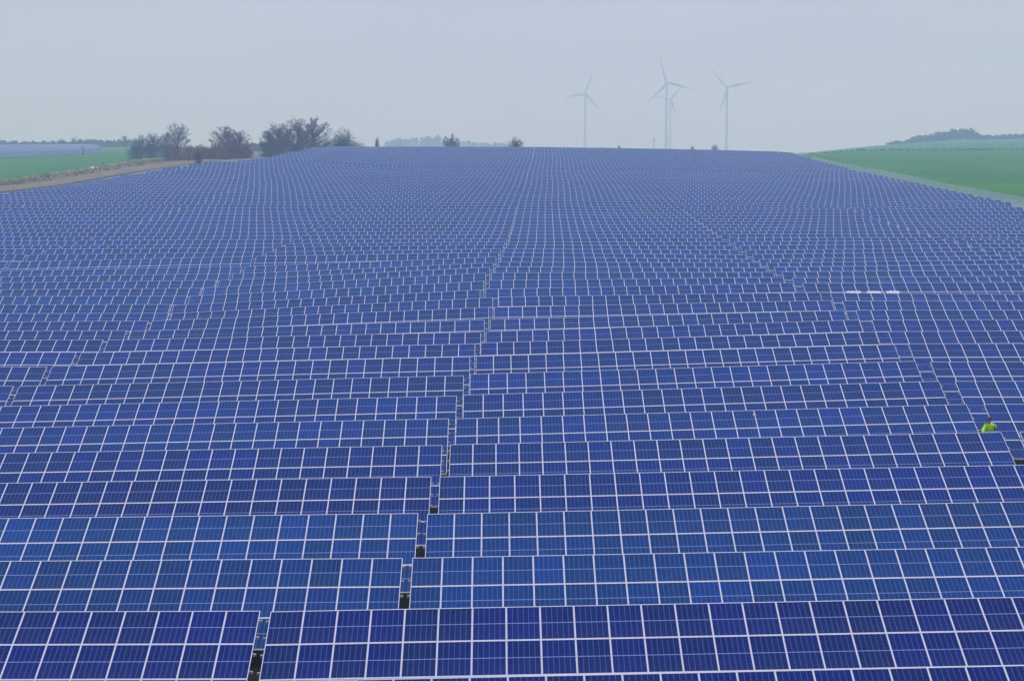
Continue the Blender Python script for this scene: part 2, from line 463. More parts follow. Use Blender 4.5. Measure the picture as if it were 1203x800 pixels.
# how wide each shows
def shown(s):
    n, o_, k, x0, m = s
    z = depth(row_y(n), htop(0, row_y(n))); a = max(-.26 * z, x0); b = min(.26 * z, x0 + m * MW)
    return max(0, b - a) / z / z * 1000
order = sorted(slots, key=lambda s: (-1 if s[0] < 34 else 0, s[0], abs(s[2])))
solo = order[:300]; rest = order[300:]
print('tables', len(slots), 'solo', len(solo), 'last row', solo[-1][0])
PART_ROWS = 22
GROUP = 'solar tables in rows across the slope'
KEEP = {}
mbr = MB()
rng = random.Random(3)
def table_frame(n, x0, m):
    Y = row_y(n); xm = x0 + m * MW / 2
    hl, hr = htop(x0, Y), htop(x0 + m * MW, Y)
    ang = -math.atan2(hl - hr, m * MW)
    j = rng.uniform(-.03, .03)
    return Vector((xm, Y - HALF, CAMZ - (hl + hr) / 2 - LIFT + j)), ang
for idx, (n, o_, k, x0, m) in enumerate(order):
    loc, ang = table_frame(n, x0, m)
    base = TINT.get(n, (.004, .024, .150) if n < 12 else (.005, .030, .160) if n < 16 else (.006, .040, .172))  # paler by distance: haze and grazing sky reflection partly painted into the base colour
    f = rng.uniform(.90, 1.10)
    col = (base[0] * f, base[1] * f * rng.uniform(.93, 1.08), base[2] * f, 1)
    if idx >= 300:
        xf = Matrix.Translation(loc) @ Matrix.Rotation(ang, 4, 'Y')
        whole_mb(mbr, m, xf, idx * 40)
        continue
    tilt = R(rng.uniform(-.45, .45))
    side = 'left' if k < 0 else 'right'
    where = {1: 'just %s of central gap', 2: 'second %s of central gap', 3: 'third %s of central gap', 4: 'fourth %s of central gap'}[abs(k)] % side
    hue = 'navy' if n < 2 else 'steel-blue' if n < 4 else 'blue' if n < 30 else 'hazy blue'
    lab = '%s solar table, %s row from the photo bottom, %s' % (hue, ordinal(o_), where)
    if n < PART_ROWS:
        t = tag(empty('solar_table', loc, (tilt, ang, 0)), lab, 'solar table', GROUP)
        for i in range(m):
            for j in range(3):
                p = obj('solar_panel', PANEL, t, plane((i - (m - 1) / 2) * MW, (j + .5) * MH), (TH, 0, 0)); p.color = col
        d = part_meshes(m)
        for nm in ('purlin', 'rafter', 'post'):
            for me in d[nm]: obj(nm, me, t)
    else:
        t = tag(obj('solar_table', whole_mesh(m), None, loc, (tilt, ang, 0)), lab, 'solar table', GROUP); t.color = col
    KEEP[(n, k)] = (t, loc, ang, m)
if mbr.f:
    r = obj('solar_table', mbr.mesh('far_solar_tables', [M['cells'], M['frame'], M['steel']]))
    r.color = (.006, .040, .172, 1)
    tag(r, 'mass of the farthest small solar tables running up to the crest', 'solar tables', None, 'stuff')

# the other solar field far off to the left, a hazy mass
mbf = MB()
for q in range(26):
    Y = 880 + q * 13
    xl, xr = xat(-60, Y), xat(128 - q * .6 if q > 3 else 60 + q * 20, Y)
    x = xl
    while x < xr - 3:
        w = min(40, xr - x); ns = 6
        for i in range(int(w / 4)):
            X = x + i * 4 + 2; z = ground(X, Y)
            P = lambda a, s: (X + a, Y - s * ct, z + LIFT - s * st)
            mbf.quad([P(-1.95, SL - .1), P(1.95, SL - .1), P(1.95, .1), P(-1.95, .1)], 0, [(0, 0), (1, 0), (1, 1), (0, 1)])
            mbf.quad([(X - 2, Y - SL * ct, z + LIFT - SL * st - .02), (X + 2, Y - SL * ct, z + LIFT - SL * st - .02), (X + 2, Y, z + LIFT - .02), (X - 2, Y, z + LIFT - .02)], 1)
            mbf.box((X, Y - HALF, z + .6), (.12, .12, 1.7), 2)
        x += w + .8
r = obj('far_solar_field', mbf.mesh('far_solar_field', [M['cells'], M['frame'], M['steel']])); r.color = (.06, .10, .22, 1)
tag(r, 'far hazy solar field beyond the green field at the left edge', 'solar field', None, 'stuff')

# ------------------------------------------------------------------ fence along the right edge
fx = lambda Y: field_r(Y) + 4.6
t = tag(empty('mesh_fence', (fx(285), 285, ground(fx(285), 285))), 'pale mesh fence running along the right edge of the solar field', 'fence')
o0 = t.location.copy()
FH = 1.8
mb = MB(); Yp = None
Y = 285.0
while Y < 600:
    Y2 = Y + 3.5
    a = Vector((fx(Y), Y, ground(fx(Y), Y))) - o0; b = Vector((fx(Y2), Y2, ground(fx(Y2), Y2))) - o0
    mb.quad([a + Vector((0, 0, .05)), b + Vector((0, 0, .05)), b + Vector((0, 0, FH)), a + Vector((0, 0, FH))])
    p = MB(); p.box(a + Vector((.05, 0, FH / 2 - .15)), (.06, .06, FH + .5)); obj('fence_post', p.mesh('fence_post', [M['steel']]), t)
    Y = Y2
obj('mesh_net', mb.mesh('mesh_net', [M['net']]), t)

# ------------------------------------------------------------------ trees and shrubs
def bare_tree(seed, wide=.42, base=.16, limbs=30, dens=10, round_=1.0):
    """a winter tree 10 m tall: leader, limbs reaching for an oval outline, branches, twigs"""
    rg = random.Random(seed); T = MB(); K = MB(); H = 10.0
    def wob(a): return Vector((rg.uniform(-a, a), rg.uniform(-a, a), rg.uniform(-a * .5, a)))
    pts = [Vector((0, 0, -.3))]; dr = Vector((rg.uniform(-.1, .1), rg.uniform(-.1, .1), 1))
    for i in range(7): dr = (dr + wob(.22)).normalized(); dr.z = abs(dr.z) + .4; dr.normalize(); pts.append(pts[-1] + dr * H * .125)
    for i in range(7): T.tube(pts[i], pts[i + 1], .26 * (1 - i / 8), .26 * (1 - (i + 1) / 8), 7, cap=False)
    def along(f): f = min(.999, max(0, f)) * 7; i = int(f); return pts[i].lerp(pts[i + 1], f - i)
    lump = [(rg.uniform(0, 6.283), rg.uniform(-.4, .9), rg.uniform(.86, 1.08)) for _ in range(7)]
    def reach(d):                                    # outline of the crown: an uneven oval about its centre
        k = 1.0
        for az, el, m_ in lump:
            q = Vector((math.cos(az) * math.cos(el), math.sin(az) * math.cos(el), math.sin(el))).dot(d)
            if q > .72: k *= m_
        return k
    cz = H * (.5 + base * .5); rz = H * (.5 - base * .5) * round_; rx = H * wide
    def twigs(p, d, n, ln0):
        for i in range(n):
            e = (d * .25 + Vector((rg.uniform(-1, 1), rg.uniform(-1, 1), rg.uniform(-.7, 1.0)))).normalized()
            ln = ln0 * rg.uniform(.45, 1.1); w = rg.uniform(.013, .030); s_ = e.orthogonal().normalized() * w
            m_ = p + e * ln * .5 + wob(.08)
            K.quad([p - s_, p + s_, m_ + s_ * .8, m_ - s_ * .8]); K.quad([m_ - s_ * .8, m_ + s_ * .8, p + e * ln])
    for i in range(limbs):
        f = base + (.92 - base) * (i + rg.random()) / limbs
        a = i * 2.4 + rg.uniform(-.4, .4); el = rg.uniform(.05, .5) + .9 * f * f
        d = Vector((math.cos(a) * math.cos(el), math.sin(a) * math.cos(el), math.sin(el)))
        zn = max(-.8, min(.98, -.72 + 1.75 * (f - base) / (.92 - base) + rg.uniform(-.25, .25)))
        hr = math.sqrt(max(.02, 1 - zn * zn)); dv = Vector((math.cos(a) * hr, math.sin(a) * hr, zn))
        tip = Vector((0, 0, cz)) + Vector((dv.x * rx, dv.y * rx, dv.z * rz)) * reach(dv) * rg.uniform(.86, 1.0)
        p0 = along(f * .82); L0 = (tip - p0).length; r0 = .035 + .016 * L0
        q = p0; prev = p0; n_ = 5; mids = []
        for j in range(1, n_ + 1):
            t = j / n_; q = p0.lerp(tip, t) + Vector((0, 0, math.sin(t * math.pi) * -.07 * L0)) + wob(.10 * L0 / 4)
            T.tube(prev, q, r0 * (1 - .8 * (j - 1) / n_), r0 * (1 - .8 * j / n_), 5, cap=False); mids.append((prev, q)); prev = q
        for (a_, b_) in mids[1:]:
            for u in range(3):
                d2 = ((b_ - a_).normalized() * .8 + Vector((rg.uniform(-1, 1), rg.uniform(-1, 1), rg.uniform(-.4, 1)))).normalized()
                ln = L0 * rg.uniform(.14, .32); s0 = a_.lerp(b_, rg.random()); s1 = s0 + d2 * ln * .5; s2 = s1 + (d2 + wob(.4)).normalized() * ln * .5
                K.tube(s0, s1, .026, .018, 3, cap=False); K.tube(s1, s2, .018, .008, 3, cap=False)
                twigs(s1, d2, dens // 2, .55); twigs(s2, d2, dens, .6)
        twigs(prev, (mids[-1][1] - mids[-1][0]).normalized(), dens, .7)
    twigs(pts[-1], Vector((0, 0, 1)), dens * 2, .6)
    top = max(v[2] for v in K.v); rad = sorted(max(abs(v[0]), abs(v[1])) for v in K.v)[int(len(K.v) * .985)]
    return T.mesh('trunk', [M['bark']], True), K.mesh('crown', [M['twig']]), top, rad

def leafy(seed, n=2600, lobes=9, flat=1.0, size=.34, stems=7):
    rg = random.Random(seed); T = MB(); K = MB(); L_ = []
    for i in range(lobes):
        a = rg.uniform(0, 6.283); rr = rg.uniform(0, 2.6)
        L_.append((Vector((math.cos(a) * rr, math.sin(a) * rr, rg.uniform(.9, 4.6) * flat * (1 - rr / 6))), rg.uniform(1.2, 2.0)))
    L_.append((Vector((0, 0, 2.4 * flat)), 2.6))
    for i in range(n):
        c, r = rg.choice(L_)
        d = Vector((rg.gauss(0, 1), rg.gauss(0, 1), rg.gauss(0, 1))).normalized() * r * (rg.random() ** .38)
        p = c + Vector((d.x, d.y, d.z * flat))
        if rg.random() < .22: p.z *= rg.random() * .6
        if p.z < .05: p.z = rg.uniform(.05, .5)
        a = Vector((rg.gauss(0, 1), rg.gauss(0, 1), rg.gauss(0, 1))).normalized(); b = a.orthogonal().normalized()
        s_ = size * rg.uniform(.4, 1.1)
        K.quad([p - a * s_ * .5, p + b * s_ * .28, p + a * s_ * .6, p - b * s_ * .28])
    for i in range(stems * 9):                      # twigs that stick out of the outline
        c, r = rg.choice(L_)
        d = Vector((rg.gauss(0, 1), rg.gauss(0, 1), abs(rg.gauss(0, 1)))).normalized()
        p = c + d * r * .7; q = c + d * r * rg.uniform(1.1, 1.45)
        K.tube(p, q, .025, .008, 3, cap=False)
    for i in range(stems):
        c, r = L_[i % len(L_)]
        T.tube((rg.uniform(-.4, .4), rg.uniform(-.4, .4), -.3), c, .11, .04, 5, cap=False)
    top = max(v[2] for v in K.v); rad = max(max(abs(v[0]), abs(v[1])) for v in K.v)
    return T.mesh('trunk', [M['bark']], True), K.mesh('crown', [M['leaf']]), top, rad

BARE = [bare_tree(11, .30, .26, 24, 8), bare_tree(12, .46, .12, 46, 12), bare_tree(13, .44, .15, 50, 12), bare_tree(14, .42, .15, 42, 11), bare_tree(15, .46, .22, 46, 13)]
BUSH = [leafy(s, 2600, 9, .8) for s in (21, 22, 23)]
DENSE = [leafy(s, 7500, 15, 1.0, .30, 1) for s in (31, 32)]
def plant(name, kind, px, top, wpx, Y, label, cat, col=(1, 1, 1), group=None, sink=0.0):
    X = xat(px, Y); z = ground(X, Y) - sink
    tm, cm, th, rad = kind
    h = zat(top, Y) - z; w = wpx * depth(Y, 5) / F / 2
    o = tag(empty(name, (X, Y, z), (0, 0, random.uniform(0, 6.28))), label, cat, group)
    o.scale = (w / rad, w / rad, h / th)
    a = obj('trunk', tm, o); b = obj('crown', cm, o); b.color = (col[0] * .8, col[1] * .85, col[2] * .85, 1)
    return o
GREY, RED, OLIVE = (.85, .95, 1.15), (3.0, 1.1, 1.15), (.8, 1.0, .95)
gl = 'trees and bushes along the left boundary'
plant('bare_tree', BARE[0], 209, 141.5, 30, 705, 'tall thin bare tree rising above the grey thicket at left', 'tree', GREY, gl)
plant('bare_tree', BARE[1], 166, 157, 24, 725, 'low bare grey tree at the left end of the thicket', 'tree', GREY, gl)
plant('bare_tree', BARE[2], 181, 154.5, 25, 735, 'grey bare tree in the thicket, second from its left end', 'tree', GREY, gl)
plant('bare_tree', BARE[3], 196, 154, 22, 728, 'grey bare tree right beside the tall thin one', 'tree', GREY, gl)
for px, top, w, d, lab in ((160, 167.5, 22, 700, 'dark low shrub at the far left foot of the grey thicket'),
                           (178, 166, 24, 705, 'dark low shrub under the middle of the grey thicket'),
                           (196, 166, 22, 700, 'dark low shrub between the grey thicket and the red-brown bushes')):
    plant('shrub', BUSH[px % 3], px, top, w * 1.5, d, lab, 'shrub', (.75, .9, 1.1), gl)
for i, (px, top, w, d, lab) in enumerate((
        (206, 166.5, 26, 610, 'leftmost rusty red-brown bush by the end of the track'),
        (222, 168, 22, 600, 'red-brown bush second from the left in the bushy row'),
        (238, 164, 24, 610, 'red-brown bush directly behind the dark bush at panel edge'),
        (253, 167.5, 22, 600, 'red-brown bush left of the round bare tree'),
        (266, 162.5, 26, 590, 'red-brown bush at the foot of the round bare tree'),
        (281, 158.5, 28, 585, 'tallest red-brown bush at the right end of the row'))):
    plant('bush', BUSH[i % 3], px, top - 1, w * 1.5, d, lab, 'bush', (RED, (2.5, 1.1, 1.15), RED, (2.4, 1.15, 1.2))[i % 4], gl)
plant('bare_tree', BARE[1], 268, 146.5, 42, 600, 'round bare tree standing above the red-brown bushes', 'tree', (1.1, 1, 1), gl)
plant('bare_tree', BARE[3], 283, 151, 26, 605, 'slanting bare tree just right of the round one above bushes', 'tree', (1.1, 1, 1), gl)
plant('bush', BUSH[1], 233, 173, 17, 505, 'small dark bush right at the left edge of the panels', 'bush', (.7, .75, .85), gl)
gc = 'trees of the clump on the crest'
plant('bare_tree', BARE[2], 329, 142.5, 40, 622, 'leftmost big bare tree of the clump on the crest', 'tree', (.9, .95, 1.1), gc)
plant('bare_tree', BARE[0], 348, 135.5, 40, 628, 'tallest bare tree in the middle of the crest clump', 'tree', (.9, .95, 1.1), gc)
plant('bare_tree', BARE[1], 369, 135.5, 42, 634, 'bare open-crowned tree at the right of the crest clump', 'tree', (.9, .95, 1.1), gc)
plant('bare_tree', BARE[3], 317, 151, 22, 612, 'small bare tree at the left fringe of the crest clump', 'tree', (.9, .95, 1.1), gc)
for i, (px, top, w, lab) in enumerate(((316, 164, 30, 'dark bush lowest on the left of the crest clump'), (333, 159, 30, 'dark bush beneath the leftmost big bare tree'),
                                  (350, 158.5, 30, 'dark bush beneath the tallest bare tree'), (367, 159, 30, 'dull red bush beneath the open-crowned bare tree'),
                                  (384, 160.5, 28, 'dark bush joining the bare clump to the rounded evergreen'))):
    plant('bush', BUSH[i % 3], px, top, w * 1.25, 600 + i * 6, lab, 'bush', OLIVE if i != 3 else (2.1, 1.1, 1.15), gc)
plant('dense_tree', DENSE[0], 403, 149.5, 66, 640, 'dense dark rounded evergreen at the right of the crest clump', 'tree', (.75, 1.0, .95), gc)
gh = 'single trees along the crest'
plant('small_tree', DENSE[1], 443, 160.5, 9, 680, 'tiny narrow tree right of the rounded evergreen', 'tree', (.9, 1, 1), gh)
plant('round_tree', BARE[4], 530, 156, 20, 720, 'pale round bare tree alone on the crest left of centre', 'tree', (.9, 1, 1.1), gh)
plant('small_tree', BARE[4], 606, 159.5, 17, 660, 'small dark round tree alone on the crest at centre', 'tree', (.55, .65, .7), gh)
plant('shrub', BUSH[0], 606, 162.5, 17, 662, 'dark shrub at the foot of the small round tree', 'shrub', (.7, .8, .8), gh)
for px, top, w, lab in ((707, 168.7, 12, 'tiny shrub on the crest right of the leftmost turbine'), (727, 169, 9, 'tiny dark shrub left of the thin pole'),
                        (813, 168.6, 11, 'tiny shrub between the tall middle turbine and right turbine'), (840, 167, 20, 'low wide shrub left of the right turbine foot'),
                        (553, 170.2, 14, 'low faint shrub right of the pale round tree')):
    plant('shrub', BUSH[px % 3], px, top, w, 690, lab, 'shrub', (.9, 1, 1.1), gh)
gf = 'far trees at the left edge'
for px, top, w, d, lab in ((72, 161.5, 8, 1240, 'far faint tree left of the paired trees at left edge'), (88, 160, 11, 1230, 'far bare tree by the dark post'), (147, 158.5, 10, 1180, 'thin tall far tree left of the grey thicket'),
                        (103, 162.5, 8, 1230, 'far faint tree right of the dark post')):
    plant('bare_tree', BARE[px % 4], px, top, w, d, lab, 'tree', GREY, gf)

def wood(name, spans, label, seed, col, step=2.0, dy=30):
    """far woods that read as one mass: clumps of leaf-sized faces on stems"""
    rg = random.Random(seed); mb = MB()
    for (p0, t0, p1, t1, Y) in spans:
        n = max(2, int((p1 - p0) / step))
        for i in range(n + 1):
            f = i / n; px = p0 + (p1 - p0) * f + rg.uniform(-1, 1); Yy = Y + rg.uniform(0, dy)
            X = xat(px, Yy); z = ground(X, Yy); h = max(1.5, zat(t0 + (t1 - t0) * f + rg.uniform(-1.2, 2.2), Yy) - z)
            w = max(step, 2.6) * 1.5 * Yy / F * rg.uniform(.7, 1.2)
            mb.tube((X, Yy, z - .5), (X, Yy, z + h * .7), .2, .06, 4, 1, False)
            for q in range(260):
                d = Vector((rg.gauss(0, .42), rg.gauss(0, .42), 0)); zz = rg.random() ** .8
                k = math.sqrt(max(.05, 1 - (max(0, zz - .45) / .55) ** 2))
                p = Vector((X + d.x * w * k, Yy + d.y * w * k, z + h * zz))
                a = Vector((rg.gauss(0, 1), rg.gauss(0, 1), rg.gauss(0, 1))).normalized() * (w * .20 * rg.uniform(.4, 1.2)); b = a.orthogonal() * .6
                mb.quad([p - a, p + b, p + a, p - b])
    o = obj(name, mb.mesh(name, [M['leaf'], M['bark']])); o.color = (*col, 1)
    return tag(o, label, 'wood', None, 'stuff')
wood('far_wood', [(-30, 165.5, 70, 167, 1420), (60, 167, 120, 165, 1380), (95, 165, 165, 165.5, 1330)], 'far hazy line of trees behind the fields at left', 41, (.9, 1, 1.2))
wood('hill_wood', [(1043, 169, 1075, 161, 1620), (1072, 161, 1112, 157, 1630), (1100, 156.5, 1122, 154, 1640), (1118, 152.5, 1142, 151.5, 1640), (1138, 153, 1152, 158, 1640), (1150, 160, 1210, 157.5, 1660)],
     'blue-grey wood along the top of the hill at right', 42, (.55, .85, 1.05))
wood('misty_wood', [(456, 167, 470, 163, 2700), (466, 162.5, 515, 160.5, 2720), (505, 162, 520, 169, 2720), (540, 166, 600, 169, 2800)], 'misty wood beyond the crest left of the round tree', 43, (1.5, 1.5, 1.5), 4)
wood('gap_wood', [(288, 168, 312, 168, 1000)], 'misty trees seen in the gap between the bushes and the clump', 44, (.9, 1, 1.1))
def hedge():
    rg = random.Random(5); mb = MB(); px = 950.0
    while px < 1215:
        Y = 925 + rg.uniform(-3, 3); X = xat(px, Y); z = ground(X, Y); h = rg.choice((.25, .3, .35, .5, .3))
        for q in range(26):
            p = Vector((X + rg.uniform(-.5, .5), Y + rg.uniform(-.5, .5), z + rg.random() * h))
            a = Vector((rg.gauss(0, 1), rg.gauss(0, 1), rg.gauss(0, 1))).normalized() * .22; b = a.orthogonal() * .6
            mb.quad([p - a, p + b, p + a, p - b])
        px += rg.choice((.3, .3, .4, .3, .5, .4, 6)) if px < 1120 or px > 1165 else .3
    o = obj('hedgerow', mb.mesh('hedgerow', [M['leaf']])); o.color = (1.3, 1.0, .9, 1)
    tag(o, 'low broken brown hedgerow crossing the green field at right', 'hedge')
hedge()
def weeds():
    rg = random.Random(9); mb = MB()
    for i in range(380):
        Y = rg.uniform(400, 660); a, b = weeds_o(Y), straw_o(Y); X = a + (b - a) * rg.uniform(.1, 1.0)
        z = ground(X, Y); h = rg.choice((.3, .4, .6, .6, 1.1))
        for q in range(9):
            p = Vector((X + rg.gauss(0, .6), Y + rg.gauss(0, .6), z + rg.random() * h))
            c = Vector((rg.gauss(0, 1), rg.gauss(0, 1), rg.gauss(0, 1))).normalized() * .3; e = c.orthogonal() * .5
            mb.quad([p - c, p + e, p + c, p - e])
    o = obj('dead_weeds', mb.mesh('dead_weeds', [M['leaf']])); o.color = (2.4, 2.3, 1.7, 1)
    tag(o, 'tangle of dead brown weeds along the left field edge', 'weeds', None, 'stuff')
weeds()

# ------------------------------------------------------------------ wind turbines
def turbine(px, hy, Y, bl, ang, label):
    X = xat(px, Y, -30); zh = zat(hy, Y); zg = ground(X, Y)
    t = tag(empty('wind_turbine', (X, Y, zg)), label, 'wind turbine', 'wind turbines on the horizon')
    hh = zh - zg; bm = bl / F * depth(Y, -60)
    m_ = MB(); prev = 0
    for i in range(8): m_.tube((0, 0, -1 + (hh - .5) * i / 8), (0, 0, -1 + (hh - .5) * (i + 1) / 8), 1.9 - .85 * i / 8, 1.9 - .85 * (i + 1) / 8, 16, cap=(i == 7))
    obj('tower', m_.mesh('tower', [M['turbine']], True), t)
    m_ = MB(); m_.tube((0, -3, hh), (0, -2, hh), 1.3, 1.6, 12); m_.tube((0, -2, hh), (0, 4, hh), 1.6, 1.6, 12); m_.tube((0, 4, hh), (0, 6.5, hh), 1.6, 1.0, 12)
    obj('nacelle', m_.mesh('nacelle', [M['turbine']], True), t)
    m_ = MB(); m_.tube((0, -3, hh), (0, -4.6, hh), 1.3, 1.2, 12); m_.tube((0, -4.6, hh), (0, -5.6, hh), 1.2, .4, 12)
    obj('hub', m_.mesh('hub', [M['turbine']], True), t)
    b = MB(); secs = []
    for r, ch, th in ((.02, .8, .8), (.06, .85, .75), (.18, 1.75, .5), (.35, 1.45, .34), (.6, 1.0, .2), (.85, .62, .1), (.98, .35, .05), (1.0, .08, .03)):
        tw = R(14 * (1 - r)); ring = []
        for i in range(8):
            a = 2 * math.pi * i / 8; x = math.cos(a) * ch - .25 * ch; y_ = math.sin(a) * th
            ring.append((x * math.cos(tw) - y_ * math.sin(tw), -4.0 + x * math.sin(tw) + y_ * math.cos(tw), r * bm))
        secs.append(ring)
    for ring in secs: b.v += ring
    for s_ in range(len(secs) - 1):
        for i in range(8):
            j = (i + 1) % 8; b.f.append((s_ * 8 + i, s_ * 8 + j, s_ * 8 + 8 + j, s_ * 8 + 8 + i)); b.mi.append(0); b.uv.append([(0, 0)] * 4)
    me = b.mesh('blade', [M['turbine']], True)
    for k in range(3): obj('blade', me, t, (0, 0, hh), (0, R(90 - ang - 120 * k), 0))
turbine(687.5, 110, 2700, 25.5, 70, 'leftmost smaller pale wind turbine standing apart on the horizon')
turbine(783, 97.5, 2450, 33, 106, 'tallest pale wind turbine, in front of the smaller one')
turbine(787.5, 117, 2900, 21, 49, 'smallest pale wind turbine half hidden behind the tallest tower')
turbine(854, 103, 2500, 30.5, 132, 'rightmost pale wind turbine with one blade pointing down beside the tower')

# ------------------------------------------------------------------ small things
def pole(px, top, Y, label, r=.12):
    X = xat(px, Y); z = ground(X, Y); h = zat(top, Y) - z
    m_ = MB(); m_.tube((0, 0, -.3), (0, 0, h), r, r * .7, 8); m_.box((0, 0, h - .25), (1.0, .12, .12)); m_.tube((0, 0, h - .1), (0, 0, h + .1), r * .9, r * .5, 8)
    tag(obj('pole', m_.mesh('pole', [M['dark']], False), None, (X, Y, z)), label, 'pole')
pole(97.5, 172.5, 900, 'thin dark post in the green field by the far trees', .28)
pole(768, 163.5, 690, 'thin dark pole on the crest left of the tallest turbine', .07)
X, Y = xat(108, 600), 600
X = weeds_o(Y) + .8; Y = 575.0; X = xat(108.5, Y); z = ground(X, Y)
mk = empty('marker_box', (X, Y, z)); tag(mk, 'small white utility box on the weedy strip at left', 'utility box')
m_ = MB(); m_.box((0, 0, .45), (.8, .5, 1.0)); obj('cabinet', m_.mesh('cabinet', [M['white']]), mk)
m_ = MB(); m_.box((0, 0, .99), (.9, .6, .07)); obj('lid', m_.mesh('lid', [M['steel']]), mk)
m_ = MB(); m_.box((0, -.262, .5), (.62, .02, .7)); obj('door', m_.mesh('door', [M['white']]), mk)
Y = 640.0; X = xat(488, Y); z = ground(X, Y)
cb = empty('site_cabin', (X, Y, z)); tag(cb, 'tiny white cabin just showing over the crest left of the round tree', 'cabin')
m_ = MB(); m_.box((0, 0, 1.3), (1.2, 1.4, 2.8)); obj('wall', m_.mesh('wall', [M['white']]), cb)
m_ = MB(); m_.box((0, 0, 2.74), (1.3, 1.5, .1)); obj('roof', m_.mesh('roof', [M['dark']]), cb)
m_ = MB(); m_.box((.2, -.712, 1.4), (.5, .02, 1.6)); obj('door', m_.mesh('door', [M['dark']]), cb)

# white sheets on a panel row, right of the wide gap
def on_table(n, k, px, s, off=0.0):
    t, loc, ang, m = KEEP[(n, k)]
    D = row_y(n) - s * ct; X = (px - CX) * depth(D, htop(20, row_y(n)) + s * st) / F
    p = plane(X - loc.x, s, off)
    return Matrix.Translation(loc) @ Matrix.Rotation(ang, 4, 'Y') @ p
def seen_y(n, px, s):
    t, loc, ang, m = KEEP[(n, 2)]; p = on_table(n, 2, px, s)
    return CY + F * math.tan(math.atan2(CAMZ - p.z, p.y) - PHI)
SN = min(range(11, 19), key=lambda n: abs(seen_y(n, 1010, 1.72) - 341.0))
print('sheets on row', SN, [(n, round(seen_y(n, 1010, 0), 1), round(seen_y(n, 1010, 1.72), 1)) for n in range(12, 18)])
for p0, p1, lab in ((994, 1011, 'leftmost of three white sheets lying on a panel row'), (1018, 1034, 'middle one of three white sheets lying on a panel row'), (1041, 1056, 'rightmost of three white sheets lying on a panel row')):
    rg = random.Random(p0); vs, fs = [], []; nx, ny = 14, 5
    o0 = on_table(SN, 2, p0, 1.55, .012)
    for j in range(ny + 1):
        for i in range(nx + 1):
            e = on_table(SN, 2, p0 + (p1 - p0) * i / nx + rg.uniform(-.3, .3) + j * .9, 1.55 + (1.3 * j / ny) + rg.uniform(-.05, .05) * (1 if j in (0, ny) else 0), .012 + rg.random() * .03)
            vs.append(tuple(e - o0))
    for j in range(ny):
        for i in range(nx): fs.append((j * (nx + 1) + i, j * (nx + 1) + i + 1, (j + 1) * (nx + 1) + i + 1, (j + 1) * (nx + 1) + i))
    me = bpy.data.meshes.new('white_sheet'); me.from_pydata(vs, [], fs); me.materials.append(M['sheet'])
    o = obj('white_sheet', me, None, o0); tag(o, lab, 'sheet', 'white sheets on the panels')
    md = o.modifiers.new('thick', 'SOLIDIFY'); md.thickness = .006
# pale scrap caught on a panel seam
o0 = on_table(6, 1, 888.5, .55, .01); rg = random.Random(4); m_ = MB()
for i in range(9):
    p = Vector((rg.uniform(-.10, .10), rg.uniform(-.14, .14), rg.uniform(.0, .10))); a = Vector((rg.gauss(0, 1), rg.gauss(0, 1), rg.gauss(0, 1))).normalized() * .13; b = a.orthogonal() * .8
    a *= .45; b *= .45; p *= .5; m_.quad([p - a, p - b, p + a, p + b])
tag(obj('paper_scrap', m_.mesh('paper_scrap', [M['scrap']]), None, o0), 'small crumpled white scrap on a panel seam right of centre', 'scrap')

# ------------------------------------------------------------------ the worker
def skin_mesh(name, verts, edges, radii, mat_, root=0, sub=2):
    me = bpy.data.meshes.new(name); me.from_pydata(verts, edges, []); o = bpy.data.objects.new(name, me); C.objects.link(o)
    sk = o.modifiers.new('s', 'SKIN'); sk.use_smooth_shade = True
    lay = me.skin_vertices[0] if me.skin_vertices else None
    if lay is None:
        bpy.context.view_layer.update(); lay = o.data.skin_vertices[0]
    for i, r in enumerate(radii):
        d = lay.data[i]; d.radius = (r, r) if not isinstance(r, tuple) else r; d.use_root = (i == root)
    ss = o.modifiers.new('u', 'SUBSURF'); ss.levels = sub; ss.render_levels = sub
    dg = bpy.context.evaluated_depsgraph_get(); ev = o.evaluated_get(dg)
    m2 = bpy.data.meshes.new_from_object(ev); m2.name = name
    bpy.data.objects.remove(o); m2.materials.clear(); m2.materials.append(mat_)
    m2.polygons.foreach_set('use_smooth', [True] * len(m2.polygons)); return m2

